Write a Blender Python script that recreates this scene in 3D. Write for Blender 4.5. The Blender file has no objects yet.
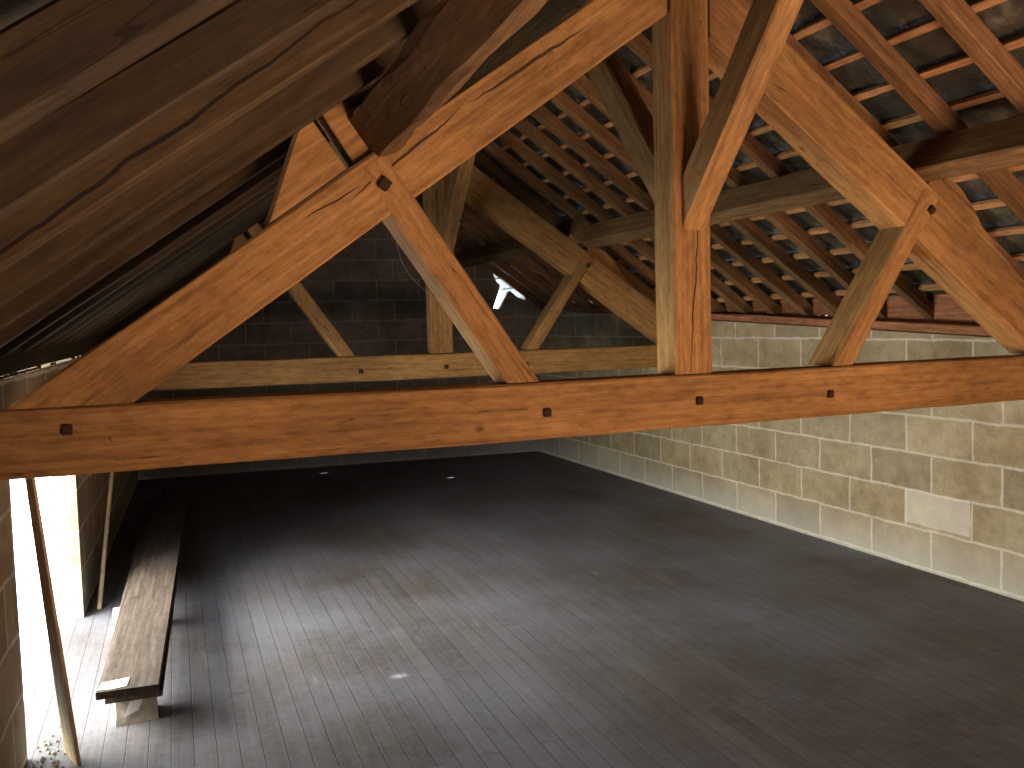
import bpy, bmesh, math, random
from mathutils import Vector, Matrix
from mathutils.geometry import tessellate_polygon
random.seed(7)
V = Vector
C = bpy.context.scene.collection
sc = bpy.context.scene

# ------------------------------------------------------------------ camera
f = 900.0; H0 = 1.40
RX = V((0.924, -0.381, -0.026)); 
R = Matrix(((0.92386, -0.05062, 0.37935), (-0.38131, -0.0530, 0.92293), (-0.02639, -0.99729, -0.06868)))
cam_d = bpy.data.cameras.new('camera'); cam = bpy.data.objects.new('camera', cam_d); C.objects.link(cam)
cr = V((R[0][0], R[1][0], R[2][0])).normalized()
cd = V((R[0][1], R[1][1], R[2][1])); cd = (cd - cr * cd.dot(cr)).normalized()
cf = cr.cross(cd).normalized()
if cf.y < 0: cf = -cf
M = Matrix((cr, -cd, -cf)).transposed().to_4x4(); M.translation = V((0, 0, H0))
cam.matrix_world = M
cam_d.sensor_width = 36; cam_d.lens = 36 * f / 1024; cam_d.clip_start = .02
sc.camera = cam

# ------------------------------------------------------------------ materials
def newmat(name):
    m = bpy.data.materials.new(name); m.use_nodes = True
    nt = m.node_tree; nt.nodes.clear()
    out = nt.nodes.new('ShaderNodeOutputMaterial'); b = nt.nodes.new('ShaderNodeBsdfPrincipled')
    nt.links.new(b.outputs[0], out.inputs[0])
    b.inputs['Specular IOR Level'].default_value = .25
    return m, nt, b
def N(nt, t, **kw):
    n = nt.nodes.new('ShaderNode' + t)
    for k, v in kw.items():
        if k.startswith('i_'): n.inputs[k[2:].replace('_', ' ')].default_value = v
        else: setattr(n, k, v)
    return n
def math_(nt, op, a, b=None, clamp=False):
    n = nt.nodes.new('ShaderNodeMath'); n.operation = op; n.use_clamp = clamp
    for i, x in enumerate((a, b)):
        if x is None: continue
        if isinstance(x, (int, float)): n.inputs[i].default_value = x
        else: nt.links.new(x, n.inputs[i])
    return n.outputs[0]
def ramp(nt, src, stops):
    r = nt.nodes.new('ShaderNodeValToRGB'); e = r.color_ramp.elements
    while len(e) < len(stops): e.new(.5)
    for q, (p, c) in zip(e, stops):
        q.position = p; q.color = (*c, 1) if len(c) == 3 else c
    nt.links.new(src, r.inputs[0]); return r.outputs[0]
def mix(nt, fac, a, b, mode='MIX'):
    n = nt.nodes.new('ShaderNodeMix'); n.data_type = 'RGBA'; n.blend_type = mode
    if isinstance(fac, (int, float)): n.inputs[0].default_value = fac
    else: nt.links.new(fac, n.inputs[0])
    for i, x in ((6, a), (7, b)):
        if isinstance(x, tuple): n.inputs[i].default_value = (*x, 1)
        else: nt.links.new(x, n.inputs[i])
    return n.outputs[2]
def bump(nt, b, src, strength=.4, dist=.004):
    n = nt.nodes.new('ShaderNodeBump'); n.inputs['Strength'].default_value = strength; n.inputs['Distance'].default_value = dist
    nt.links.new(src, n.inputs['Height']); nt.links.new(n.outputs[0], b.inputs['Normal'])

def wood(name, dark, mid, light, rough=.8, streak=9, crack=None, blotch=.5, gap=.5, knots=True):
    """timber sawn along local X; crack = list of (x0,x1,z0,z1,width) in local metres on the face"""
    m, nt, b = newmat(name)
    tc = N(nt, 'TexCoord'); oi = N(nt, 'ObjectInfo')
    off = N(nt, 'VectorMath', operation='SCALE'); cmb = N(nt, 'CombineXYZ')
    for i in range(3): nt.links.new(oi.outputs['Random'], cmb.inputs[i])
    nt.links.new(cmb.outputs[0], off.inputs[0]); off.inputs['Scale'].default_value = 23
    add = N(nt, 'VectorMath', operation='ADD'); nt.links.new(tc.outputs['Object'], add.inputs[0]); nt.links.new(off.outputs[0], add.inputs[1])
    def mp(s):
        q = N(nt, 'Mapping'); q.inputs['Scale'].default_value = s; nt.links.new(add.outputs[0], q.inputs[0]); return q.outputs[0]
    n1 = N(nt, 'TexNoise', i_Scale=streak, i_Detail=7, i_Roughness=.7, i_Distortion=.35); nt.links.new(mp((.2, 6.5, 6.5)), n1.inputs['Vector'])
    n2 = N(nt, 'TexNoise', i_Scale=60, i_Detail=4, i_Roughness=.7); nt.links.new(mp((.06, 1, 1)), n2.inputs['Vector'])
    n3 = N(nt, 'TexNoise', i_Scale=2.2, i_Detail=3); nt.links.new(mp((.6, 1.6, 1.6)), n3.inputs['Vector'])
    s = math_(nt, 'ADD', math_(nt, 'MULTIPLY', n1.outputs[0], .6), math_(nt, 'MULTIPLY', n2.outputs[0], .4))
    col = ramp(nt, s, ((.33, dark), (.5, mid), (.66, light)))
    col = mix(nt, blotch, col, ramp(nt, n3.outputs[0], ((.35, (.42, .42, .42)), (.62, (1, 1, 1)))), 'MULTIPLY')
    n6 = N(nt, 'TexNoise', i_Scale=26, i_Detail=6, i_Roughness=.75); nt.links.new(mp((.5, 1.6, 1.6)), n6.inputs['Vector'])
    col = mix(nt, .7, col, ramp(nt, n6.outputs[0], ((.36, (.55, .52, .5)), (.56, (1, 1, 1)))), 'MULTIPLY')
    # dry season checks, thin dark lines along the grain
    n4 = N(nt, 'TexNoise', i_Scale=16, i_Detail=2, i_Distortion=.3); nt.links.new(mp((.05, 1.2, 1.2)), n4.inputs['Vector'])
    ln = math_(nt, 'ABSOLUTE', math_(nt, 'SUBTRACT', n4.outputs[0], .5))
    msk = math_(nt, 'LESS_THAN', ln, .0045 * gap * 2)
    n5 = N(nt, 'TexNoise', i_Scale=3.1, i_Detail=1); nt.links.new(mp((1, 1, 1)), n5.inputs['Vector'])
    msk = math_(nt, 'MULTIPLY', msk, math_(nt, 'GREATER_THAN', n5.outputs[0], .56))
    col = mix(nt, math_(nt, 'MULTIPLY', msk, .7), col, (dark[0] * .25, dark[1] * .25, dark[2] * .25))
    if knots:
        vo = N(nt, 'TexVoronoi', i_Scale=2.1); nt.links.new(mp((1, 1.4, 1.4)), vo.inputs['Vector'])
        kn = ramp(nt, vo.outputs['Distance'], ((.018, (1, 1, 1)), (.05, (0, 0, 0))))
        col = mix(nt, math_(nt, 'MULTIPLY', kn, .75), col, (dark[0] * .35, dark[1] * .3, dark[2] * .3))
    hgt = math_(nt, 'SUBTRACT', s, msk)
    for (x0, x1, z0, z1, w) in crack or ():
        sx = N(nt, 'SeparateXYZ'); nt.links.new(tc.outputs['Object'], sx.inputs[0])
        x, z = sx.outputs[0], sx.outputs[2]
        wn = N(nt, 'TexNoise', i_Scale=7, i_Detail=2); wm = N(nt, 'Mapping'); wm.inputs['Scale'].default_value = (1, 0, 0)
        nt.links.new(tc.outputs['Object'], wm.inputs[0]); nt.links.new(wm.outputs[0], wn.inputs['Vector'])
        t = math_(nt, 'DIVIDE', math_(nt, 'SUBTRACT', x, x0), x1 - x0)
        zc = math_(nt, 'ADD', math_(nt, 'MULTIPLY', t, z1 - z0), z0)
        zc = math_(nt, 'ADD', zc, math_(nt, 'MULTIPLY', math_(nt, 'SUBTRACT', wn.outputs[0], .5), .03))
        d = math_(nt, 'ABSOLUTE', math_(nt, 'SUBTRACT', z, zc))
        # lens shaped opening
        env = math_(nt, 'MULTIPLY', math_(nt, 'MULTIPLY', t, math_(nt, 'SUBTRACT', 1.0, t)), 4 * w)
        k = math_(nt, 'LESS_THAN', d, env)
        col = mix(nt, math_(nt, 'MULTIPLY', k, .88), col, (dark[0] * .12, dark[1] * .1, dark[2] * .1))
        hgt = math_(nt, 'SUBTRACT', hgt, math_(nt, 'MULTIPLY', k, 2.0))
    nt.links.new(col, b.inputs['Base Color']); b.inputs['Roughness'].default_value = rough
    bump(nt, b, hgt, .45, .003)
    return m

OAK = ((.20, .10, .032), (.345, .185, .060), (.46, .265, .095))
M_oak = wood('oak_timber', *OAK, blotch=.75)
M_tie = wood('oak_tie', *OAK, blotch=.55, gap=.3)
M_prinL = wood('oak_principal', *OAK, blotch=.75, gap=.2, crack=[(1.12, 1.62, .012, .05, .0045), (1.62, 2.15, .045, .03, .0055), (.98, 1.2, .05, .03, .003)])
M_post = wood('oak_post', *OAK, crack=[(-.02, .62, .018, -.03, .0035)], blotch=.4)
M_oldoak = wood('weathered_oak', (.085, .048, .018), (.17, .098, .038), (.27, .165, .07), blotch=.6)
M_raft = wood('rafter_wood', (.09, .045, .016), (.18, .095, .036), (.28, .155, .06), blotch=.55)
M_raftL = wood('dark_rafter', (.024, .0150, .006), (.048, .031, .0125), (.084, .055, .023), blotch=.6)  # left slope: darker base colour than the right slope rafters
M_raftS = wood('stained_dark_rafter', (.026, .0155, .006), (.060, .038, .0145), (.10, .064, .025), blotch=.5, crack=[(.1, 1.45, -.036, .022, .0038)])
M_batt = wood('batten_wood', (.26, .13, .045), (.42, .22, .085), (.55, .31, .13), knots=False)
M_plank = wood('old_plank', (.035, .027, .020), (.082, .062, .046), (.15, .12, .095), streak=7)
M_pale = wood('pale_batten', (.42, .31, .17), (.60, .46, .28), (.72, .58, .38), knots=False, blotch=.2)
M_plate = wood('plate_wood', (.13, .05, .025), (.27, .11, .05), (.42, .2, .1), blotch=.7)

def plain(name, col, rough=.8, noise=0, scale=20):
    m, nt, b = newmat(name); b.inputs['Roughness'].default_value = rough
    if noise:
        tc = N(nt, 'TexCoord'); n = N(nt, 'TexNoise', i_Scale=scale, i_Detail=5); nt.links.new(tc.outputs['Object'], n.inputs['Vector'])
        nt.links.new(ramp(nt, n.outputs[0], ((.3, tuple(c * (1 - noise) for c in col)), (.7, col))), b.inputs['Base Color'])
        bump(nt, b, n.outputs[0], .5, .006)
    else: b.inputs['Base Color'].default_value = (*col, 1)
    return m
M_peg = plain('peg_end', (.035, .018, .009), .9)
M_conc = plain('pale_concrete', (.46, .42, .36), .9, .35, 30)
M_paper = plain('white_paper', (.75, .75, .73), .8)
M_straw = plain('straw', (.55, .42, .16), .8)
M_web = plain('cobweb', (.35, .32, .28), .9)

def blockmat(name, tint, stain, white=None, mfac=.75):
    """hollow concrete blocks; UV is in metres"""
    m, nt, b = newmat(name)
    uv = N(nt, 'UVMap'); uv.uv_map = 'UVMap'
    mp = N(nt, 'Mapping'); mp.inputs['Location'].default_value = (-.275, -.03, 0); nt.links.new(uv.outputs[0], mp.inputs[0])
    dn = N(nt, 'TexNoise', i_Scale=9, i_Detail=3); nt.links.new(uv.outputs[0], dn.inputs['Vector'])
    dv = N(nt, 'VectorMath', operation='MULTIPLY_ADD'); nt.links.new(dn.outputs['Color'], dv.inputs[0])
    dv.inputs[1].default_value = (.022, .022, 0); nt.links.new(mp.outputs[0], dv.inputs[2])
    br = N(nt, 'TexBrick', offset=.4, offset_frequency=2, squash=1)
    for k, v in (('Scale', 1), ('Mortar Size', .0095), ('Mortar Smooth', .6), ('Bias', 0), ('Brick Width', .432), ('Row Height', .205)): br.inputs[k].default_value = v
    br.inputs['Color1'].default_value = (0, 0, 0, 1); br.inputs['Color2'].default_value = (1, 1, 1, 1); br.inputs['Mortar'].default_value = (.5, .5, .5, 1)
    nt.links.new(dv.outputs[0], br.inputs['Vector'])
    n1 = N(nt, 'TexNoise', i_Scale=2.3, i_Detail=5, i_Roughness=.6); nt.links.new(uv.outputs[0], n1.inputs['Vector'])
    n2 = N(nt, 'TexNoise', i_Scale=110, i_Detail=3, i_Roughness=.7); nt.links.new(uv.outputs[0], n2.inputs['Vector'])
    n3 = N(nt, 'TexNoise', i_Scale=11, i_Detail=5, i_Roughness=.7); nt.links.new(uv.outputs[0], n3.inputs['Vector'])
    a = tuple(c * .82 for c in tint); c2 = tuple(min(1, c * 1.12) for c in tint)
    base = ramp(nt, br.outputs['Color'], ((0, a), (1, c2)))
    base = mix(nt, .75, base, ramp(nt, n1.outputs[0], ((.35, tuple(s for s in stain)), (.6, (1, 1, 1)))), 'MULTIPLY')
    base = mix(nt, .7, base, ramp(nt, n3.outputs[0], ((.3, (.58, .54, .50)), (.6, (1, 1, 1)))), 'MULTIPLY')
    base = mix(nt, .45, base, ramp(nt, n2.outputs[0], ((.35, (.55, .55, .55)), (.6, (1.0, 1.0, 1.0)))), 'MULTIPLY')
    sx = N(nt, 'SeparateXYZ'); nt.links.new(uv.outputs[0], sx.inputs[0])
    # paler and greyer towards the floor, edge broken up by noise
    low = math_(nt, 'SUBTRACT', 1.0, math_(nt, 'MULTIPLY', math_(nt, 'ADD', sx.outputs[1], math_(nt, 'MULTIPLY', n3.outputs[0], .16)), 3.0), True)
    base = mix(nt, math_(nt, 'MULTIPLY', low, .6), base, (.40, .415, .43))
    if white:
        u0, u1, v0, v1 = white
        k = None
        for s, lim, g in ((sx.outputs[0], u0, 1), (sx.outputs[0], u1, 0), (sx.outputs[1], v0, 1), (sx.outputs[1], v1, 0)):
            nn = math_(nt, 'ADD', s, math_(nt, 'MULTIPLY', math_(nt, 'SUBTRACT', n3.outputs[0], .5), .03))
            q = math_(nt, 'GREATER_THAN' if g else 'LESS_THAN', nn, lim)
            k = q if k is None else math_(nt, 'MULTIPLY', k, q)
        base = mix(nt, math_(nt, 'MULTIPLY', k, .5), base, (.50, .48, .43))
    mort = mix(nt, .6, (.54, .50, .43), ramp(nt, n3.outputs[0], ((.35, (.5, .48, .42)), (.6, (.74, .71, .62)))))
    base = mix(nt, math_(nt, 'MULTIPLY', br.outputs['Fac'], mfac), base, mort)
    # a few open perpend joints
    nt.links.new(base, b.inputs['Base Color']); b.inputs['Roughness'].default_value = .92
    hh = math_(nt, 'SUBTRACT', math_(nt, 'MULTIPLY', n2.outputs[0], .35), math_(nt, 'MULTIPLY', br.outputs['Fac'], .5))
    bump(nt, b, math_(nt, 'ADD', hh, math_(nt, 'MULTIPLY', n3.outputs[0], .6)), .6, .005)
    return m
M_wallR = blockmat('blocks_right', (.335, .285, .185), (.60, .52, .40), mfac=.4, white=(3.30, 3.73, .245, .43))
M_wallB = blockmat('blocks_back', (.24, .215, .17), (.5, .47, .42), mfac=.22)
M_wallL = blockmat('blocks_left', (.42, .36, .25), (.6, .5, .38))

def floormat():
    m, nt, b = newmat('floor_boards')
    tc = N(nt, 'TexCoord'); mp = N(nt, 'Mapping'); mp.inputs['Rotation'].default_value = (0, 0, math.radians(-88.2))
    nt.links.new(tc.outputs['Object'], mp.inputs[0])
    br = N(nt, 'TexBrick', offset=.37, offset_frequency=3, squash=1)
    for k, v in (('Scale', 1), ('Mortar Size', .0022), ('Mortar Smooth', .3), ('Bias', 0), ('Brick Width', 1.35), ('Row Height', .072)): br.inputs[k].default_value = v
    br.inputs['Color1'].default_value = (0, 0, 0, 1); br.inputs['Color2'].default_value = (1, 1, 1, 1); br.inputs['Mortar'].default_value = (.3, .3, .3, 1)
    nt.links.new(mp.outputs[0], br.inputs['Vector'])
    g = N(nt, 'Mapping'); g.inputs['Scale'].default_value = (1.4, 22, 1); nt.links.new(mp.outputs[0], g.inputs[0])
    n1 = N(nt, 'TexNoise', i_Scale=1.6, i_Detail=7, i_Roughness=.65); nt.links.new(g.outputs[0], n1.inputs['Vector'])
    n2 = N(nt, 'TexNoise', i_Scale=1.3, i_Detail=6, i_Roughness=.6); nt.links.new(tc.outputs['Object'], n2.inputs['Vector'])
    n3 = N(nt, 'TexNoise', i_Scale=38, i_Detail=5, i_Roughness=.7); nt.links.new(tc.outputs['Object'], n3.inputs['Vector'])
    col = ramp(nt, br.outputs['Color'], ((0, (.078, .068, .062)), (.5, (.094, .082, .075)), (1, (.112, .098, .09))))
    col = mix(nt, .7, col, ramp(nt, n1.outputs[0], ((.3, (.55, .52, .5)), (.6, (1, 1, 1)))), 'MULTIPLY')
    # rubbed bare slivers
    g2 = N(nt, 'Mapping'); g2.inputs['Scale'].default_value = (1.6, 11, 1); g2.inputs['Location'].default_value = (3.3, 1.7, 0); nt.links.new(mp.outputs[0], g2.inputs[0])
    n4 = N(nt, 'TexNoise', i_Scale=1.3, i_Detail=2); nt.links.new(g2.outputs[0], n4.inputs['Vector'])
    col = mix(nt, math_(nt, 'MULTIPLY', ramp(nt, n4.outputs[0], ((.70, (0, 0, 0)), (.76, (1, 1, 1)))), .5), col, (.26, .17, .10))
    # dust, with the skylight's blue cast painted into its colour
    skyblue_dust = ramp(nt, math_(nt, 'ADD', math_(nt, 'MULTIPLY', n2.outputs[0], .7), math_(nt, 'MULTIPLY', n3.outputs[0], .3)), ((.38, (0, 0, 0)), (.68, (1, 1, 1))))
    col = mix(nt, math_(nt, 'MULTIPLY', skyblue_dust, .62), col, (.21, .235, .30))
    col = mix(nt, math_(nt, 'MULTIPLY', br.outputs['Fac'], .6), col, (.03, .025, .022))
    nt.links.new(col, b.inputs['Base Color']); b.inputs['Roughness'].default_value = .62
    b.inputs['Specular IOR Level'].default_value = .35
    hh = math_(nt, 'ADD', math_(nt, 'MULTIPLY', n1.outputs[0], .5), math_(nt, 'MULTIPLY', br.outputs['Color'], .35))
    bump(nt, b, math_(nt, 'SUBTRACT', hh, math_(nt, 'MULTIPLY', br.outputs['Fac'], .8)), .5, .006)
    return m
M_floor = floormat()

def tilemat():
    m, nt, b = newmat('slate_underside')
    tc = N(nt, 'TexCoord'); n = N(nt, 'TexNoise', i_Scale=9, i_Detail=6, i_Roughness=.6); nt.links.new(tc.outputs['Object'], n.inputs['Vector'])
    n2 = N(nt, 'TexNoise', i_Scale=45, i_Detail=4); nt.links.new(tc.outputs['Object'], n2.inputs['Vector'])
    col = ramp(nt, n.outputs[0], ((.35, (.022, .021, .014)), (.55, (.045, .042, .028)), (.72, (.13, .12, .08))))
    nt.links.new(col, b.inputs['Base Color'])
    nt.links.new(ramp(nt, n2.outputs[0], ((.3, (.3, .3, .3)), (.7, (.6, .6, .6)))), b.inputs['Roughness'])
    b.inputs['Specular IOR Level'].default_value = .35
    bump(nt, b, n.outputs[0], .8, .02)
    return m
M_tile = tilemat()

# ------------------------------------------------------------------ helpers
def link(name, me, mat=None, parent=None, mw=None):
    o = bpy.data.objects.new(name, me); C.objects.link(o)
    if mat: me.materials.append(mat)
    mw = mw or Matrix.Identity(4)
    if parent is not None:
        o.parent = parent; o.matrix_basis = parent.matrix_basis.inverted() @ mw if parent.parent is None else (parent.parent.matrix_basis @ parent.matrix_basis).inverted() @ mw
    else: o.matrix_basis = mw
    return o
def tag(o, label=None, cat=None, group=None, kind=None):
    if label: o['label'] = label
    if cat: o['category'] = cat
    if group: o['group'] = group
    if kind: o['kind'] = kind
    return o
def empty(name, loc):
    o = bpy.data.objects.new(name, None); C.objects.link(o); o.location = loc; o.empty_display_size = .1
    o.matrix_basis = Matrix.Translation(V(loc)); return o

def timber(name, A, B, side, w, d, mat, parent=None, wob=.003, cutA=None, cutB=None, step=.14, ch=.007, bow=None, taper=1.0):
    """sawn member with axis A-B; w = size along 'side', d = size across. cut = (point, normal) plane."""
    A, B, side = V(A), V(B), V(side)
    X = (B - A).normalized(); Y = (side - X * side.dot(X)).normalized(); Z = X.cross(Y)
    L = (B - A).length; n = max(2, int(L / step))
    rnd = random.Random(hash((name, round(A.x, 3), round(A.y, 3), round(A.z, 3))) & 0xffff)
    hw, hd = w / 2, d / 2
    prof = [(-hw + ch, -hd), (hw - ch, -hd), (hw, -hd + ch), (hw, hd - ch), (hw - ch, hd), (-hw + ch, hd), (-hw, hd - ch), (-hw, -hd + ch)]
    ph = [rnd.uniform(0, 6.28) for _ in range(8)]
    mw = Matrix((X, Y, Z)).transposed().to_4x4(); mw.translation = A
    bm = bmesh.new(); rings = []
    for i in range(n + 1):
        t = i / n; x = L * t; ring = []
        k = 1 + (taper - 1) * t
        for j, (py, pz) in enumerate(prof):
            q = (math.sin(x * 5.1 + ph[j]) + math.sin(x * 11.7 + ph[(j + 3) % 8])) * .25 + .5
            s = 1 - wob * q / max(hw, hd) * 1.5
            y, z = py * s * k, pz * s * k
            if bow: z += bow * math.sin(math.pi * t)
            xx = x
            for cut, end in ((cutA, 0), (cutB, n)):
                if cut:
                    p0, nn = mw.inverted() @ V(cut[0]), (mw.to_3x3().transposed() @ V(cut[1]))
                    if abs(nn.x) > 1e-5:
                        xc_ = p0.x - ((y - p0.y) * nn.y + (z - p0.z) * nn.z) / nn.x
                        if i == end: xx = xc_
                        elif end == 0: xx = max(xx, xc_ + 1e-4 * i)
                        else: xx = min(xx, xc_ - 1e-4 * (n - i))
            ring.append(bm.verts.new((xx, y, z)))
        rings.append(ring)
    for a, b_ in zip(rings, rings[1:]):
        for j in range(8): bm.faces.new((a[j], a[(j + 1) % 8], b_[(j + 1) % 8], b_[j]))
    bm.faces.new(rings[0][::-1]); bm.faces.new(rings[-1])
    bmesh.ops.recalc_face_normals(bm, faces=bm.faces)
    me = bpy.data.meshes.new(name); bm.to_mesh(me); bm.free()
    return link(name, me, mat, parent, mw)

def poly_slab(name, outer, holes, o, u, v, th, mat, parent=None, bev=0, jig=0):
    """polygon (with holes) in the plane o + u*a + v*b, thickness th along u x v; UV in metres"""
    o, u, v = V(o), V(u).normalized(), V(v).normalized(); n = u.cross(v)
    bm = bmesh.new()
    loops = [outer] + list(holes)
    if holes:
        pts = [q for lp in loops for q in lp]
        vs = [bm.verts.new((a, b_, 0)) for a, b_ in pts]
        tess = tessellate_polygon([[V((a, b_, 0)) for a, b_ in lp] for lp in loops])
        for t in tess:
            try: bm.faces.new([vs[i] for i in t])
            except ValueError: pass
        bmesh.ops.recalc_face_normals(bm, faces=bm.faces)
    else:
        bm.faces.new([bm.verts.new((a, b_, 0)) for a, b_ in outer])
    r = bmesh.ops.extrude_face_region(bm, geom=bm.faces[:])
    for g in r['geom']:
        if isinstance(g, bmesh.types.BMVert): g.co.z += th
    bmesh.ops.recalc_face_normals(bm, faces=bm.faces)
    uvl = bm.loops.layers.uv.new('UVMap')
    for fc in bm.faces:
        vert = abs(fc.normal.z) > .5
        for lp in fc.loops:
            c = lp.vert.co
            lp[uvl].uv = (c.x, c.y) if vert else ((c.x + c.z, c.y) if abs(fc.normal.x) > abs(fc.normal.y) else (c.x, c.y + c.z))
    if bev: bmesh.ops.bevel(bm, geom=bm.edges[:], offset=bev, segments=1, affect='EDGES')
    me = bpy.data.meshes.new(name); bm.to_mesh(me); bm.free()
    mw = Matrix((u, v, n)).transposed().to_4x4(); mw.translation = o
    return link(name, me, mat, parent, mw)

def rect(a0, a1, b0, b1): return [(a0, b0), (a1, b0), (a1, b1), (a0, b1)]

# ------------------------------------------------------------------ building geometry
SH = lambda Y: .031 * (Y - 2.7)
XC = lambda Y: 1.81 + SH(Y)                    # ridge line, building axis slightly skew to the survey axis
ZR, SL = 2.9, .704
def zr(X, Y): return ZR - SL * abs(X - XC(Y))   # underside of the rafters
XL = lambda Y: -.60 + .056 * Y                  # inner face of left wall
XR = lambda Y: 3.81 + .013 * Y
YB = lambda X: 9.20 - .088 * X                  # inner face of far gable
YN = -1.6                                       # inner face of near gable
RD, BD = .075, .026                             # rafter depth, batten depth
ct = 1 / math.sqrt(1 + SL * SL); NU = V((SL * ct, 0, ct))   # outward normal of right slope
off_v = lambda p: p / ct                        # perpendicular offset -> vertical offset
ztile = lambda X, Y: zr(X, Y) + off_v(RD + BD + .004)

# floor
HX0, HX1, HY0, HY1 = 1.1, 2.8, -1.35, .35
fl = poly_slab('floor', [(XL(YN) - .1, YN - .2), (XR(YN) + .2, YN - .2), (XR(9.3) + .2, 9.3), (XL(9.3) - .1, 9.3)], [rect(HX0, HX1, HY0, HY1)], (0, 0, -.12), (1, 0, 0), (0, 1, 0), .12, M_floor)
tag(fl, kind='structure')

# right wall: plane from (XR(YN),YN) to (XR(9)..)
def wall_between(name, P, Q, outer, holes, th, mat):
    u = (V((Q[0], Q[1], 0)) - V((P[0], P[1], 0))).normalized()
    return tag(poly_slab(name, outer, holes, (P[0], P[1], 0), u, (0, 0, 1), th, mat), kind='structure')
LW = 10.6
wtopR = lambda Y: 1.262 + .0465 * (Y - 3.13)
# u runs along +Y from Y=-1.7: shift the origin so that UV u equals Y
def side_wall(name, X, Y0, Y1, top, holes, th, mat):
    P = V((X(0), 0, 0)); Q = V((X(9), 9, 0)); u = (Q - P).normalized()
    n = 12; outer = [(Y0, 0), (Y1, 0)] + [(Y1 + (Y0 - Y1) * i / n, top(Y1 + (Y0 - Y1) * i / n)) for i in range(n + 1)]
    return tag(poly_slab(name, outer, holes, P, u, (0, 0, 1), th, mat), kind='structure')
side_wall('wall_right', XR, YN, YB(3.92), lambda Y: wtopR(max(Y, .3)), [], .2, M_wallR)
# left wall with the loading opening and slits under the eave
slits = []
y = 9
while y < 3.52:
    w = random.uniform(.022, .05); slits.append(rect(y, y + w, 1.262, 1.262 + random.uniform(.010, .018))); y += w + random.uniform(.01, .03)
for y in (): slits.append(rect(y, y + .03, 1.268, 1.268 + random.uniform(.008, .013)))
OPN = (3.31, 4.86, 0.0, 1.14)
topL = lambda Y: 1.258 + max(0, Y - 3) * .008
P = V((XL(0), 0, 0)); Q = V((XL(9), 9, 0)); u = (Q - P).normalized()
out = [(YN, 0), (OPN[0] - .01, 0)] + [(OPN[0], .3), (OPN[0] - .006, .7), (OPN[0], OPN[3]), (OPN[1], OPN[3]), (OPN[1] + .006, .6), (OPN[1], 0)] + [(YB(-.08), 0)]
ye = YB(-.08)
out += [(ye + (YN - ye) * i / 12, topL(ye + (YN - ye) * i / 12)) for i in range(13)]
wl = poly_slab('wall_left', out, slits, P, u, (0, 0, 1), .1, M_wallL)
tag(wl, kind='structure')
# thin eave board on the wall head, with chinks of daylight under the tiles
rb_ = random.Random(4); slits = []; y = 3.05
while y < 4.0:
    wd = rb_.uniform(.07, .16); slits.append(rect(y, y + wd, 1.262 + (y - 3) * .008, 1.262 + (y - 3) * .008 + rb_.uniform(.008, .012))); y += wd + .012
for y in (4.25, 4.9, 5.02, 5.2, 5.45): slits.append(rect(y, y + rb_.uniform(.09, .15), 1.262 + (y - 3) * .008, 1.262 + (y - 3) * .008 + .008))
ob = [(YN, 1.18), (YB(-.08), 1.18)] + [(ye + (YN - ye) * i / 12, ztile(XL(ye + (YN - ye) * i / 12), ye + (YN - ye) * i / 12) - .002) for i in range(13)]
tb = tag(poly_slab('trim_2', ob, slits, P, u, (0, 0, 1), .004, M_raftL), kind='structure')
tb.matrix_basis = Matrix.Translation(.006 * V((u.y, -u.x, 0))) @ tb.matrix_basis
# u x z = direction (+X-ish); make the slab extend outwards
wl.matrix_basis = Matrix.Translation(-.1 * V((u.y, -u.x, 0))) @ wl.matrix_basis

# far gable with its broken corner
P = V((0, YB(0), 0)); Q = V((4, YB(4), 0)); u = (Q - P).normalized()
xl, xr, xc = XL(9.2) - .1, XR(8.85) + .2, XC(9.0)
zt = lambda X: ZR - SL * abs(X - xc) + off_v(RD) - .012
outer = [(xl, 0), (xr, 0), (xr, zt(xr) - .02), (3.93, zt(3.93)), (3.845, zt(3.845)), (3.83, 1.63), (3.74, 1.67), (3.665, 1.735), (3.64, 1.71), (3.545, 1.545), (3.475, 1.555),
         (3.545, 1.74), (3.555, 1.80), (3.52, 1.83), (3.47, zt(3.47)), (xc, zt(xc)), (xl, zt(xl))]
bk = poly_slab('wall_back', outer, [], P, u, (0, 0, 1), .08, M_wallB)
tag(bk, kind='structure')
nb = V((u.y, -u.x, 0))
bk.matrix_basis = Matrix.Translation(-.08 * nb) @ bk.matrix_basis
# near gable behind the camera, with a doorway
xcn = XC(YN); 
ztn = lambda X: ZR - SL * abs(X - xcn) + off_v(RD) - .012
outer = [(XL(YN) - .1, 0), (XR(YN) + .2, 0), (XR(YN) + .2, ztn(XR(YN) + .2)), (xcn, ztn(xcn)), (XL(YN) - .1, ztn(XL(YN) - .1))]
nw = poly_slab('wall_front', outer, [], (0, YN, 0), (1, 0, 0), (0, 0, 1), .2, M_wallL)
tag(nw, kind='structure')

# ------------------------------------------------------------------ trusses
def peg(p, parent, s=.028, rot=0, nrm=(0, -1, 0)):
    bm = bmesh.new(); bmesh.ops.create_cube(bm, size=1)
    bmesh.ops.bevel(bm, geom=bm.edges[:], offset=.12, segments=1, affect='EDGES')
    me = bpy.data.meshes.new('peg'); bm.to_mesh(me); bm.free()
    me.transform(Matrix.Rotation(rot, 4, 'Y') @ Matrix.Diagonal((s, .03, s * 1.05, 1)))
    o = link('peg', me, M_peg, parent, Matrix.Translation(V(p) + V((0, .008, 0)))); o['label'] = 'dark square peg end'
    return o

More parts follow.
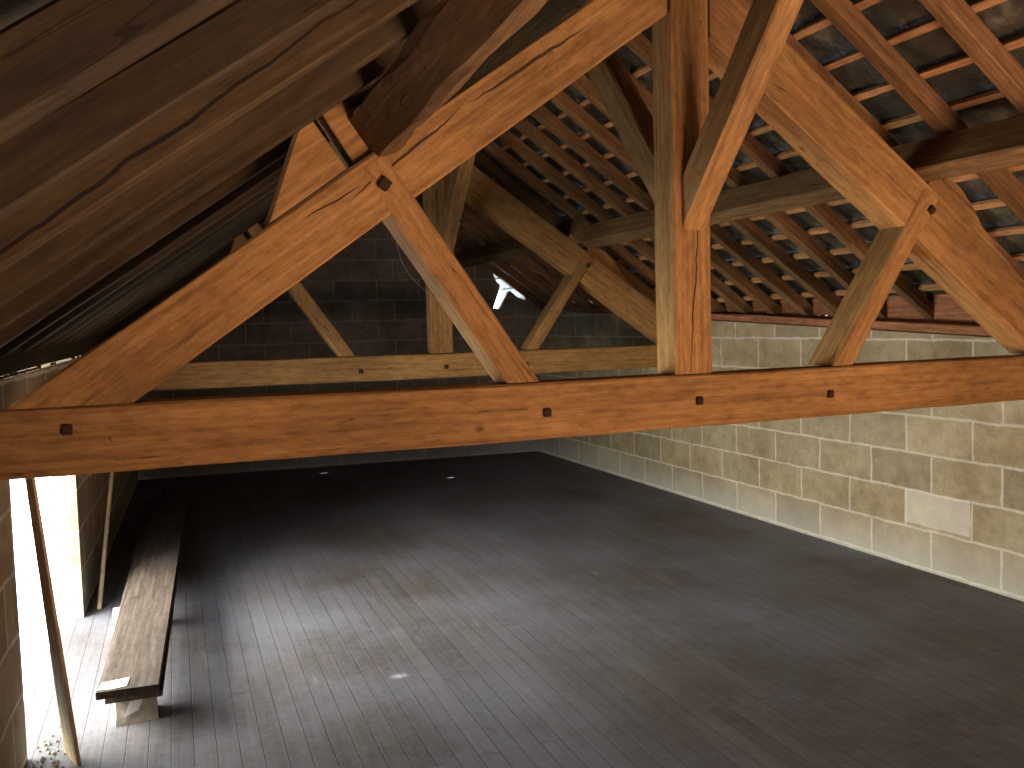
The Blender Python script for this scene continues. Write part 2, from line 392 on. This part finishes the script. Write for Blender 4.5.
def truss(name, Y, dx, label, mats, ext, tieb=1.013, full=True):
    """Y = front face at the post; dx = shift of centre; the frame is turned a hair about z"""
    root = empty(name, (1.81 + dx, Y, tieb)); tag(root, label, 'roof truss', 'roof trusses')
    TH = .14; slope = -.05 if dx else 0
    yy = lambda X: Y + slope * (X - 1.81 - dx) + TH / 2
    Pt = lambda X, z, o=0: V((X + dx, yy(X + dx) + o, z))
    S = V((0, 1, 0)) if not dx else V((.05, 1, 0)).normalized()
    mt, mp, mk, mo = mats
    zt_ = 1.203
    zc = (tieb + zt_) / 2
    x0, x1 = ext
    T = timber('tie_beam', V((x0, yy(x0), zc + .004)), V((x1, yy(x1), zc)), S, TH, zt_ - tieb, mt, root, wob=.002, bow=-.006)
    # king post
    timber('king_post', Pt(1.812, zt_ - .002), Pt(1.812, 2.722), S, TH - .006, .157, mk, root, wob=.002)
    # principals: perp depth .18 left / .215 right
    pl = .182; ll = lambda X: 1.224 + .7047 * X + pl / 2 / ct
    xs = -.31 if not dx else -.28
    timber('principal_rafter', Pt(-.32, ll(-.32)), Pt(1.718, ll(1.718)), S, TH, pl, mp, root, wob=.002,
           cutA=(Pt(0, zt_ + .002), (0, 0, 1)), cutB=(Pt(1.718, 2), (1, 0, 0)))
    pr = .215; lr = lambda X: 3.702 - .706 * X + pr / 2 / ct
    timber('principal_rafter', Pt(3.72, lr(3.72)), Pt(1.89, lr(1.89)), S, TH, pr, mo, root, wob=.003,
           cutA=(Pt(0, zt_ + .002), (0, 0, 1)), cutB=(Pt(1.89, 2), (1, 0, 0)))
    # struts (lapped over the principals)
    timber('strut', Pt(1.157, 1.196, -.004), Pt(.677, 1.892, -.004), S, TH - .006, .098, mo, root, wob=.002, cutA=(Pt(0, zt_), (0, 0, 1)))
    timber('strut', Pt(2.470, 1.196, -.004), Pt(2.925, 1.862, -.004), S, TH + .012, .083, mo, root, wob=.002, cutA=(Pt(0, zt_), (0, 0, 1)))
    fy = -TH / 2
    for x, z in ((-.196, 1.142), (1.231, 1.099), (1.827, 1.104), (2.417, 1.096)): peg(Pt(x, z, fy - .003), root, .027)
    peg(Pt(.707, 1.828, fy - .008), root, .034, .6); peg(Pt(2.915, 1.80, fy - .016), root, .028, .75)
    return root
t1 = truss('roof_truss', 2.70, 0, 'large near orange oak king post truss spanning the whole picture',
      (M_tie, M_prinL, M_post, M_oak), (-.444, 3.842))
t2 = truss('roof_truss', 5.95, .125, 'smaller looking second oak truss further back, seen through the near truss',
      (M_tie, M_oak, M_oak, M_oak), (-.25, 3.882), tieb=1.032)

# chocks (cleats) nailed on the principals below the purlins
def prism(name, pts, Y0, th, mat, parent=None, sgn=1):
    """outline in the XZ plane, grain running along the roof slope"""
    uu, vv = V((ct, 0, sgn * SL * ct)), V((-sgn * SL * ct, 0, ct)); o0 = V((pts[0][0], Y0, pts[0][1]))
    q = [((V((x, Y0, z)) - o0).dot(uu), (V((x, Y0, z)) - o0).dot(vv)) for x, z in pts]
    return poly_slab(name, q, [], o0, uu, vv, -th, mat, parent, bev=.004)
def cleats(dx, Y, root):
    m = M_oak
    A = [(.36, 1.703), (.60, 1.872), (.497, 2.015), (.463, 1.995)]
    o = prism('cleat', [(x + dx, z) for x, z in A], Y + .012, .115, m, root); o['label'] = 'wedge shaped cleat under left purlin'
    B = [(.625, 1.891), (.700, 1.942), (.595, 2.085), (.525, 2.045)]
    prism('cleat', [(x + dx, z) for x, z in B], Y + .03, .09, m, root)
    D = [(2.927, 1.905), (3.44, 1.545), (3.33, 1.64), (3.23, 1.735), (3.165, 1.83), (3.10, 1.90), (3.075, 1.915), (2.957, 1.947)]
    prism('cleat', [(x + dx, z) for x, z in D], Y + .012, .115, m, root, -1)
cleats(0, 2.70, t1); cleats(.125, 5.93, t2)

# ------------------------------------------------------------------ purlins
PW, PDp = .09, .172
TU = V((ct, 0, -SL * ct))      # down-slope unit on the right slope
def purlin(right, Ya, Yb, label, mat, w=PW, d=PDp, shift=0, name='purlin', **kw):
    s = 1 if right else -1
    def cen(Y):
        # bottom corner nearest the eave at X offset 1.096 from the ridge, on top of the principals
        X = XC(Y) + s * (1.128 + shift); z = zr(X, Y) - off_v(d / 2)
        return V((X, Y, z))
    n = V((s * SL * ct, 0, ct))   # normal of slope
    tu = V((s * ct, 0, -SL * ct))
    return tag(timber(name, cen(Ya), cen(Yb), tu, w, d, mat, wob=.004, step=.22, **kw), label, 'purlin', 'purlins carrying the rafters')
purlin(True, .55, 5.82, 'long purlin on the right slope running over the near truss', M_oldoak, bow=0)
purlin(True, 5.85, 9.0 - .10, 'dim right slope purlin in the last bay beyond the far truss', M_oldoak, shift=-.06, d=.165)
def near_left():
    pts = []
    for Y, d in ((2.80, .200), (.45, .105)):
        X = XC(Y) - 1.122; pts.append(V((X, Y, zr(X, Y) - off_v(d / 2))))
    return tag(timber('purlin', pts[0], pts[1], (-ct, 0, -SL * ct), .10, .20, M_oldoak, wob=.02, step=.12, ch=.022, taper=.52), 'thick dark knotty purlin overhead on the left slope', 'purlin', 'purlins carrying the rafters')
near_left()
purlin(False, 2.82, 6.0, 'left slope purlin between the two trusses, above the near principal', M_oldoak, shift=-.06)
purlin(False, 6.03, 9.1, 'left slope purlin in the last bay, behind the far truss', M_oldoak, shift=-.0)

# ridge beam
rb = timber('ridge_beam', (XC(-1.55), -1.55, 2.798), (XC(9.0), 8.98, 2.798), (1, 0, 0), .10, .15, M_oldoak, wob=.003, step=.4)
tag(rb, 'ridge beam at the top of the king posts under the rafter heads', 'ridge beam')

# ridge braces
def brace(Y, dx, toward, label):
    x = 1.815 + dx
    if toward:
        A = V((x, Y + .003, 1.80)); d = V((0, -.51, .60)).normalized(); e = V((x, Y + .002, 0)); 
    else:
        A = V((x, Y + .137, 1.845)); d = V((0, .50, .60)).normalized(); e = V((x, Y + .139, 0))
    t = (2.722 - A.z) / d.z
    o = timber('ridge_brace', A, A + d * t, (1, 0, 0), .094, .125, M_oak if toward else M_oak, wob=.002,
               cutA=(e, (0, 1, 0)), cutB=((0, 0, 2.722), (0, 0, 1)))
    return tag(o, label, 'brace', 'diagonal ridge braces')
brace(2.70, 0, True, 'diagonal brace rising from the near king post towards the camera')
brace(2.70, 0, False, 'diagonal brace rising backwards from the rear of the near king post')
brace(5.95, .125, True, 'diagonal brace rising forward from the far king post')
brace(5.95, .125, False, 'diagonal brace behind the far king post rising to the ridge')

# ------------------------------------------------------------------ rafters and battens
def rafter(s, Yf, label, w=.065, mat=None):
    Y = Yf + w / 2
    Xe = (XR(Y) + .24) if s > 0 else (XL(Y) - .16)
    zm = lambda X: zr(X, Y) + off_v(RD / 2) + .001
    Xa = XC(Y) + s * .004
    A = V((Xe, Y, zm(Xe))); B = V((Xa, Y, zm(Xa)))
    o = timber('rafter', A, B, (0, 1, 0), w, RD, mat or M_raft, wob=.003, step=.3, ch=.005, cutB=((Xa, 0, 0), (1, 0, 0)))
    return tag(o, label, 'rafter', 'rafters of the %s roof slope' % ('right' if s > 0 else 'left'))
ordn = ['first', 'second', 'third', 'fourth', 'fifth', 'sixth', 'seventh', 'eighth', 'ninth', 'tenth', 'eleventh', 'twelfth', 'thirteenth', 'fourteenth', 'fifteenth', 'sixteenth', 'seventeenth', 'eighteenth', 'nineteenth', 'twentieth']
RY = [2.255, 2.625]
rafter(1, 1.55, 'right slope rafter nearest the camera of those in front of the near truss', .07)
rafter(1, 1.90, 'right slope rafter at the top right corner of the picture', .07)
rafter(1, 2.255, 'bright orange rafter crossing the top right corner above the purlin', .075)
rafter(1, 2.625, 'bright orange rafter just in front of the near right principal', .075)
RYs = [2.98, 3.36, 3.705, 4.045, 4.37, 4.68, 5.0, 5.31, 5.64, 5.98, 6.32, 6.66, 7.0, 7.34, 7.68, 8.02, 8.36, 8.68]
for i, y in enumerate(RYs):
    rafter(1, y, 'sloping rafter on the right slope, %s one beyond the near truss' % ordn[i])
LYs = [.950, 1.29, 1.655, 2.04, 2.45, 2.86, 3.24, 3.6, 3.97, 4.33, 4.7, 5.06, 5.43, 5.8, 6.16, 6.52, 6.88, 7.25, 7.6, 7.95, 8.3, 8.65]
LLab = ['broad dark rafter nearest the camera at the top left corner', 'dark brown rafter second from the camera on the left slope',
        'brown rafter third from the camera on the left slope, with a dark wavy stain', 'fourth rafter from the camera on the left slope', 'fifth rafter from the camera on the left slope, touching the cleat']
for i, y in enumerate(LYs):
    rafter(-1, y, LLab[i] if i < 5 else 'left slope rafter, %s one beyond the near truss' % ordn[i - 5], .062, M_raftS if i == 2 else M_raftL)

def batten(s, k, X0, label):
    off = off_v(RD + BD / 2) + .003
    Ya, Yb = .55, 8.86
    pt = lambda Y: V((XC(Y) + s * X0, Y, ZR - SL * X0 + off))
    Ya2 = Ya if s > 0 else .3
    o = timber('roof_batten', pt(Ya2), pt(Yb), (s * ct, 0, -SL * ct), .036, BD, M_batt, wob=.003, step=.35, ch=.003)
    return tag(o, label, 'batten', 'tile battens of the %s roof slope' % ('right' if s > 0 else 'left'))
NB = 15; BS = .1575
for k in range(NB):
    x = .06 + BS * k
    batten(1, k, x, 'thin tile batten along the right slope, %s down from the ridge' % ordn[k])
    if x < 2.2: batten(-1, k, x, 'thin tile batten along the left slope, %s down from the ridge' % ordn[k])

# ------------------------------------------------------------------ roof covering (tiles), one surface per slope
LEAK = V((2.748, 3.10, 0)); LEAK.z = ztile(LEAK.x, LEAK.y) + .01
SUN = (LEAK - V((.884, 3.433, 0))).normalized()
holes = []
for (x, y) in ((.884, 3.433), (1.56, 8.65), (2.693, 7.752)):
    # where the ray to the sun leaves through the right slope
    lo, hi = 0.0, 4.0
    for _ in range(50):
        t = (lo + hi) / 2; p = V((x, y, 0)) + SUN * t
        if p.z < ztile(p.x, p.y) + .006: lo = t
        else: hi = t
    p = V((x, y, 0)) + SUN * lo
    k_ = round((p.x - XC(p.y) - .06) / BS - .5)
    if .06 + BS * (k_ + .5) + XC(p.y) > 3.88: k_ -= 1
    mid = XC(p.y) + .06 + BS * (k_ + .5)          # between two battens
    p.x = min(max(p.x, mid - .042), mid + .042); p.z = ztile(p.x, p.y) + .008
    holes.append(p)
for X_, Y_ in ((4.027, 8.15), (4.034, 7.774), (4.02, 8.42)): holes.append(V((X_, Y_, ztile(X_, Y_))))
def roof(s, name):
    bm = bmesh.new(); rnd = random.Random(11 + s)
    rows, tw = 17, .215
    Y0, Y1 = YN - .25, 9.5
    n = V((s * SL * ct, 0, ct)); dn = V((s * ct, 0, -SL * ct))
    for r in range(-1, rows):
        x0, x1 = max(0.0, .06 + BS * (r - 1)), .06 + BS * (r + .12)
        if r == -1: continue
        nC = int((Y1 - Y0) / tw) + 1
        for c in range(nC):
            ya = Y0 + (c + (.5 if r % 2 else 0)) * tw; yb = ya + tw + .006
            j = [rnd.uniform(0, .007) for _ in range(4)]
            hl = .016; tl = .003       # lower edge lifts over the tile below
            def pt(x, Y, e):
                X = XC(Y) + s * x
                return V((X, Y, ZR - SL * x + off_v(RD + BD) + .004)) + n * e
            lim_x1 = min(x1, 2.36)
            if x0 >= lim_x1: continue
            corners = [(x0, ya, tl + j[0]), (x0, yb, tl + j[1]), (lim_x1, yb, hl + j[2]), (lim_x1, ya, hl + j[3])]
            hole = None
            if s > 0:
                for hp in holes:
                    hx = hp.x - XC(hp.y)
                    if x0 + .004 < hx < x1 - .004 and ya < hp.y < yb: hole = (hx, hp.y, .020)
                    elif x0 <= hx <= x1 and ya <= hp.y <= yb: hole = (min(max(hx, x0 + .03), x1 - .03), min(max(hp.y, ya + .03), yb - .03), .020)
            if hole:
                hx, hy, rr = hole
                def at(x, y):
                    a = (x - x0) / (lim_x1 - x0); return pt(x, y, tl + (hl - tl) * a)
                ov = [bm.verts.new(at(*q)) for q in ((x0, ya), (x0, yb), (lim_x1, yb), (lim_x1, ya))]
                ring = []
                for i in range(8):
                    a = math.pi * (1.25 - .25 * i)   # start at (x0,ya) corner direction
                    xx = hx + rr * math.cos(a) * 1.15; yv = hy + rr * math.sin(a)
                    xx = min(max(xx, x0 + .002), lim_x1 - .002); yv = min(max(yv, ya + .002), yb - .002)
                    ring.append(bm.verts.new(at(xx, yv)))
                for q in range(4):
                    k0, k1, k2 = (2 * q) % 8, (2 * q + 1) % 8, (2 * q + 2) % 8
                    bm.faces.new((ov[q], ov[(q + 1) % 4], ring[k2], ring[k1], ring[k0]))
            else:
                bm.faces.new([bm.verts.new(pt(*q)) for q in corners])
    # ridge capping strip
    p = [V((XC(Y) + s * dxx, Y, ZR - SL * dxx + off_v(RD + BD) + .035)) for Y in (Y0, Y1) for dxx in (0, .12)]
    vs = [bm.verts.new(q) for q in (p[0], p[1], p[3], p[2])]; bm.faces.new(vs)
    me = bpy.data.meshes.new(name); bm.to_mesh(me); bm.free()
    o = link(name, me, M_tile)
    md = o.modifiers.new('thick', 'SOLIDIFY'); md.thickness = .006; md.offset = 0
    return tag(o, kind='structure')
roof(1, 'ceiling_right'); roof(-1, 'ceiling_left')

# wall plates
wp = timber('wall_plate', (XR(.3) + .075, .3, wtopR(.3) + .027), (XR(8.75) + .075, 8.75, wtopR(8.75) + .027), (1, 0, 0), .11, .052, M_plate, wob=.005, step=.25)
tag(wp, 'reddish wall plate laid along the top of the right block wall', 'wall plate')
# outer eave boards closing the gap over the right wall, with chinks of daylight
def eave(name, X, Ya, Yb, z0, z1, gaps):
    P = V((X(0), 0, 0)); Q = V((X(9), 9, 0)); u = (Q - P).normalized()
    out = [(Ya, z0(Ya)), (Yb, z0(Yb)), (Yb, z1(Yb)), (Ya, z1(Ya))]
    return tag(poly_slab(name, out, gaps, P, u, (0, 0, 1), .02, M_plate), kind='structure')
g = []
for y in (7.05, 7.42, 7.78, 8.2):
    z = wtopR(y) + .012; g.append(rect(y, y + .05, z + .03, z + .055))
for y in (4.55, 4.62, 5.05, 5.1, 5.15, 5.6): 
    z = wtopR(y) + .06; g.append(rect(y, y + .045, z, z + .006))
eave('trim_1', lambda Y: XR(Y) + .185, -1.6, 9.1, lambda Y: wtopR(max(Y, .3)) - .02, lambda Y: max(ztile(XR(Y) + .19, Y) + .01, wtopR(max(Y, .3)) + .1), g)

# ------------------------------------------------------------------ things on the floor
def blk(name, c, s, rz, label, mat=M_conc, bev=.008):
    bm = bmesh.new(); bmesh.ops.create_cube(bm, size=1); bmesh.ops.scale(bm, vec=s, verts=bm.verts)
    bmesh.ops.subdivide_edges(bm, edges=bm.edges[:], cuts=3, use_grid_fill=True)
    rnd = random.Random(int(c[1] * 100))
    for v in bm.verts:
        e = sum(abs(abs(v.co[i]) - s[i] / 2) < 1e-4 for i in range(3))
        if e >= 2: v.co -= v.co.normalized() * rnd.uniform(.001, .007) if v.co.z > -s[2] / 2 + 1e-4 else V((0, 0, 0))
    me = bpy.data.meshes.new(name); bm.to_mesh(me); bm.free()
    o = link(name, me, mat, None, Matrix.Translation(V(c)) @ Matrix.Rotation(rz, 4, 'Z'))
    return tag(o, label, 'block', 'blocks under the plank stack')
ZB = .098
blk('support_block', (-.083, 3.50, ZB / 2), (.145, .13, ZB), .05, 'pale rough block under the near end of the plank stack')
blk('support_block', (-.10, 4.55, ZB / 2), (.17, .14, ZB), .05, 'pale block under the middle of the plank stack, beside the opening')
blk('support_block', (.06, 6.35, ZB / 2), (.20, .16, ZB), .1, 'bluish white block end under the far half of the plank stack')

def board(A, B, zb, w, t, label, mat=M_plank, grp='planks in the stack'):
    A, B = V((*A, zb + t / 2)), V((*B, zb + t / 2))
    o = timber('plank', A, B, V((1, 0, 0)), w, t, mat, wob=.0008, step=.3, ch=.002)
    # side is horizontal, d vertical
    return tag(o, label, 'plank', grp)
board((-.085, 3.40), (.185, 7.35), ZB, .19, .020, 'bottom plank of the stack resting on the blocks')
board((-.125, 3.46), (.062, 7.30), ZB + .0205, .15, .018, 'lower plank slid to the left in the stack, with a bright edge', M_plank)
board((-.124, 3.37), (.098, 7.22), ZB + .039, .165, .014, 'thin board second from the top of the plank stack, its edge lit')
board((-.102, 3.31), (.19, 7.42), ZB + .0535, .203, .026, 'widest dark plank on top of the stack')
# papers
def scrap(name, pts, z, label, vertical=None):
    if vertical is None: o = poly_slab(name, pts, [], (0, 0, z), (1, 0, 0), (0, 1, 0), .0012, M_paper)
    else: o = poly_slab(name, pts, [], vertical, (1, .05, 0), (0, 0, 1), .0015, M_paper)
    return tag(o, label, 'paper', 'paper scraps on the planks')
scrap('paper_scrap', [(-.198, 3.335), (-.150, 3.325), (-.105, 3.335), (-.095, 3.415), (-.150, 3.405), (-.185, 3.40)], ZB + .0802, 'white paper scrap on top of the plank end')
scrap('paper_scrap', [(-.03, .03), (.015, .045), (.035, .088), (-.012, .082)], 0, 'white scrap stuck on the front of the near block', vertical=(-.09, 3.431, .002))

# leaning board beside the opening, propped against the back of the tie beam
A = V((-.275, 3.22, .008)); B = V((-.322, 2.856, 1.17))
lb = timber('leaning_board', A, B, V((-.42, .91, 0)), .10, .014, M_pale, taper=.5, wob=.001, step=.3, ch=.002)
tag(lb, 'pale narrow board leaning upright in front of the bright opening', 'board')
rd = timber('leaning_stick', (-.262, 4.95, .004), (-.115, 5.965, 1.19), (1, 0, 0), .022, .022, M_pale, wob=.001, step=.3, ch=.005)
tag(rd, 'thin pale stick leaning up to the far tie beam, right of the opening', 'stick')

# straw wisps under the tie beam by the far jamb
def curve_mesh(name, cu, mat):
    t = bpy.data.objects.new(name + '_path', cu); C.objects.link(t)
    dg = bpy.context.evaluated_depsgraph_get(); me = bpy.data.meshes.new_from_object(t.evaluated_get(dg))
    bpy.data.objects.remove(t); bpy.data.curves.remove(cu); me.materials.clear()
    return link(name, me, mat)
def wisps(name, base, label, seed, nn=7, r=.09):
    rnd = random.Random(seed); cu = bpy.data.curves.new(name, 'CURVE'); cu.dimensions = '3D'; cu.bevel_depth = .0016; cu.bevel_resolution = 1
    for i in range(nn):
        sp = cu.splines.new('BEZIER'); sp.bezier_points.add(3)
        p = V(base) + V((rnd.uniform(-.01, .01), rnd.uniform(-.03, .03), 0))
        for b_ in sp.bezier_points:
            b_.co = p; b_.handle_left_type = b_.handle_right_type = 'AUTO'
            p = p + V((rnd.uniform(-.005, .03), rnd.uniform(-.5, .6) * r, rnd.uniform(-1, .25) * r * .7))
    cu.materials.append(M_straw)
    return tag(curve_mesh(name, cu, M_straw), label, 'straw', kind='stuff')
wisps('straw_wisps', (-.315, 5.05, .80), 'yellow straw wisps hanging on the wall right of the opening', 5)
wisps('straw_wisps', (-.40, 3.42, .88), 'yellow straw wisps at the near edge of the opening', 9, 5)
# debris crumbs at the near jamb
bm = bmesh.new(); rnd = random.Random(3)
for i in range(60):
    x = rnd.gauss(-.36, .05); yv = rnd.gauss(3.3, .12)
    if x < XL(yv) + .012: continue
    bmesh.ops.create_icosphere(bm, subdivisions=1, radius=rnd.uniform(.003, .009), matrix=Matrix.Translation((x, yv, .003)))
me = bpy.data.meshes.new('wall_rubble'); bm.to_mesh(me); bm.free()
tag(link('rubble_crumbs', me, M_conc), 'crumbs of mortar on the floor by the near edge of the opening', 'rubble', kind='stuff')

# cobweb thread between left strut and far gable
cu = bpy.data.curves.new('cobweb_thread', 'CURVE'); cu.dimensions = '3D'; cu.bevel_depth = .0006
sp = cu.splines.new('BEZIER'); sp.bezier_points.add(2)
for b_, p in zip(sp.bezier_points, ((.77, 2.86, 1.75), (.93, 3.3, 1.62), (1.25, 3.9, 1.50))):
    b_.co = p; b_.handle_left_type = b_.handle_right_type = 'AUTO'
cu.materials.append(M_web)
o = curve_mesh('cobweb_thread', cu, M_web); tag(o, 'faint sagging cobweb thread behind the left strut', 'cobweb')

# ------------------------------------------------------------------ light
w = bpy.data.worlds.new('sky'); sc.world = w; w.use_nodes = True
bg = w.node_tree.nodes['Background']; bg.inputs[0].default_value = (.86, .93, 1.0, 1); bg.inputs[1].default_value = 7.0
def area(name, loc, target, sx, sy, e, col, spread=180):
    l = bpy.data.lights.new(name, 'AREA'); l.shape = 'RECTANGLE'; l.size = sx; l.size_y = sy; l.energy = e; l.color = col; l.spread = math.radians(spread)
    o = bpy.data.objects.new(name, l); C.objects.link(o); o.location = loc
    o.rotation_euler = (V(target) - V(loc)).to_track_quat('-Z', 'Y').to_euler()
    return o
area('daylight_opening', (-2.3, 4.1, 1.15), (.6, 4.15, .45), 3.4, 1.7, 840, (1.0, .94, .80))
area('stair_light', (1.95, -.5, -.24), (2.15, .55, 1.6), 1.5, 1.0, 205, (1.0, .57, .36))
s = bpy.data.lights.new('sun', 'SUN'); s.energy = 14; s.angle = math.radians(.55); s.color = (1, .96, .88)
so = bpy.data.objects.new('sun', s); C.objects.link(so); so.rotation_euler = (-SUN).to_track_quat('-Z', 'Y').to_euler()

sc.view_settings.view_transform = 'Standard'; sc.view_settings.look = 'None'; sc.view_settings.gamma = 1
sc.view_settings.use_curve_mapping = False; sc.view_settings.exposure = 0.0
sc.cycles.max_bounces = 10; sc.cycles.diffuse_bounces = 6
sc.cycles.use_denoising = True
sc.cycles.sample_clamp_indirect = 6
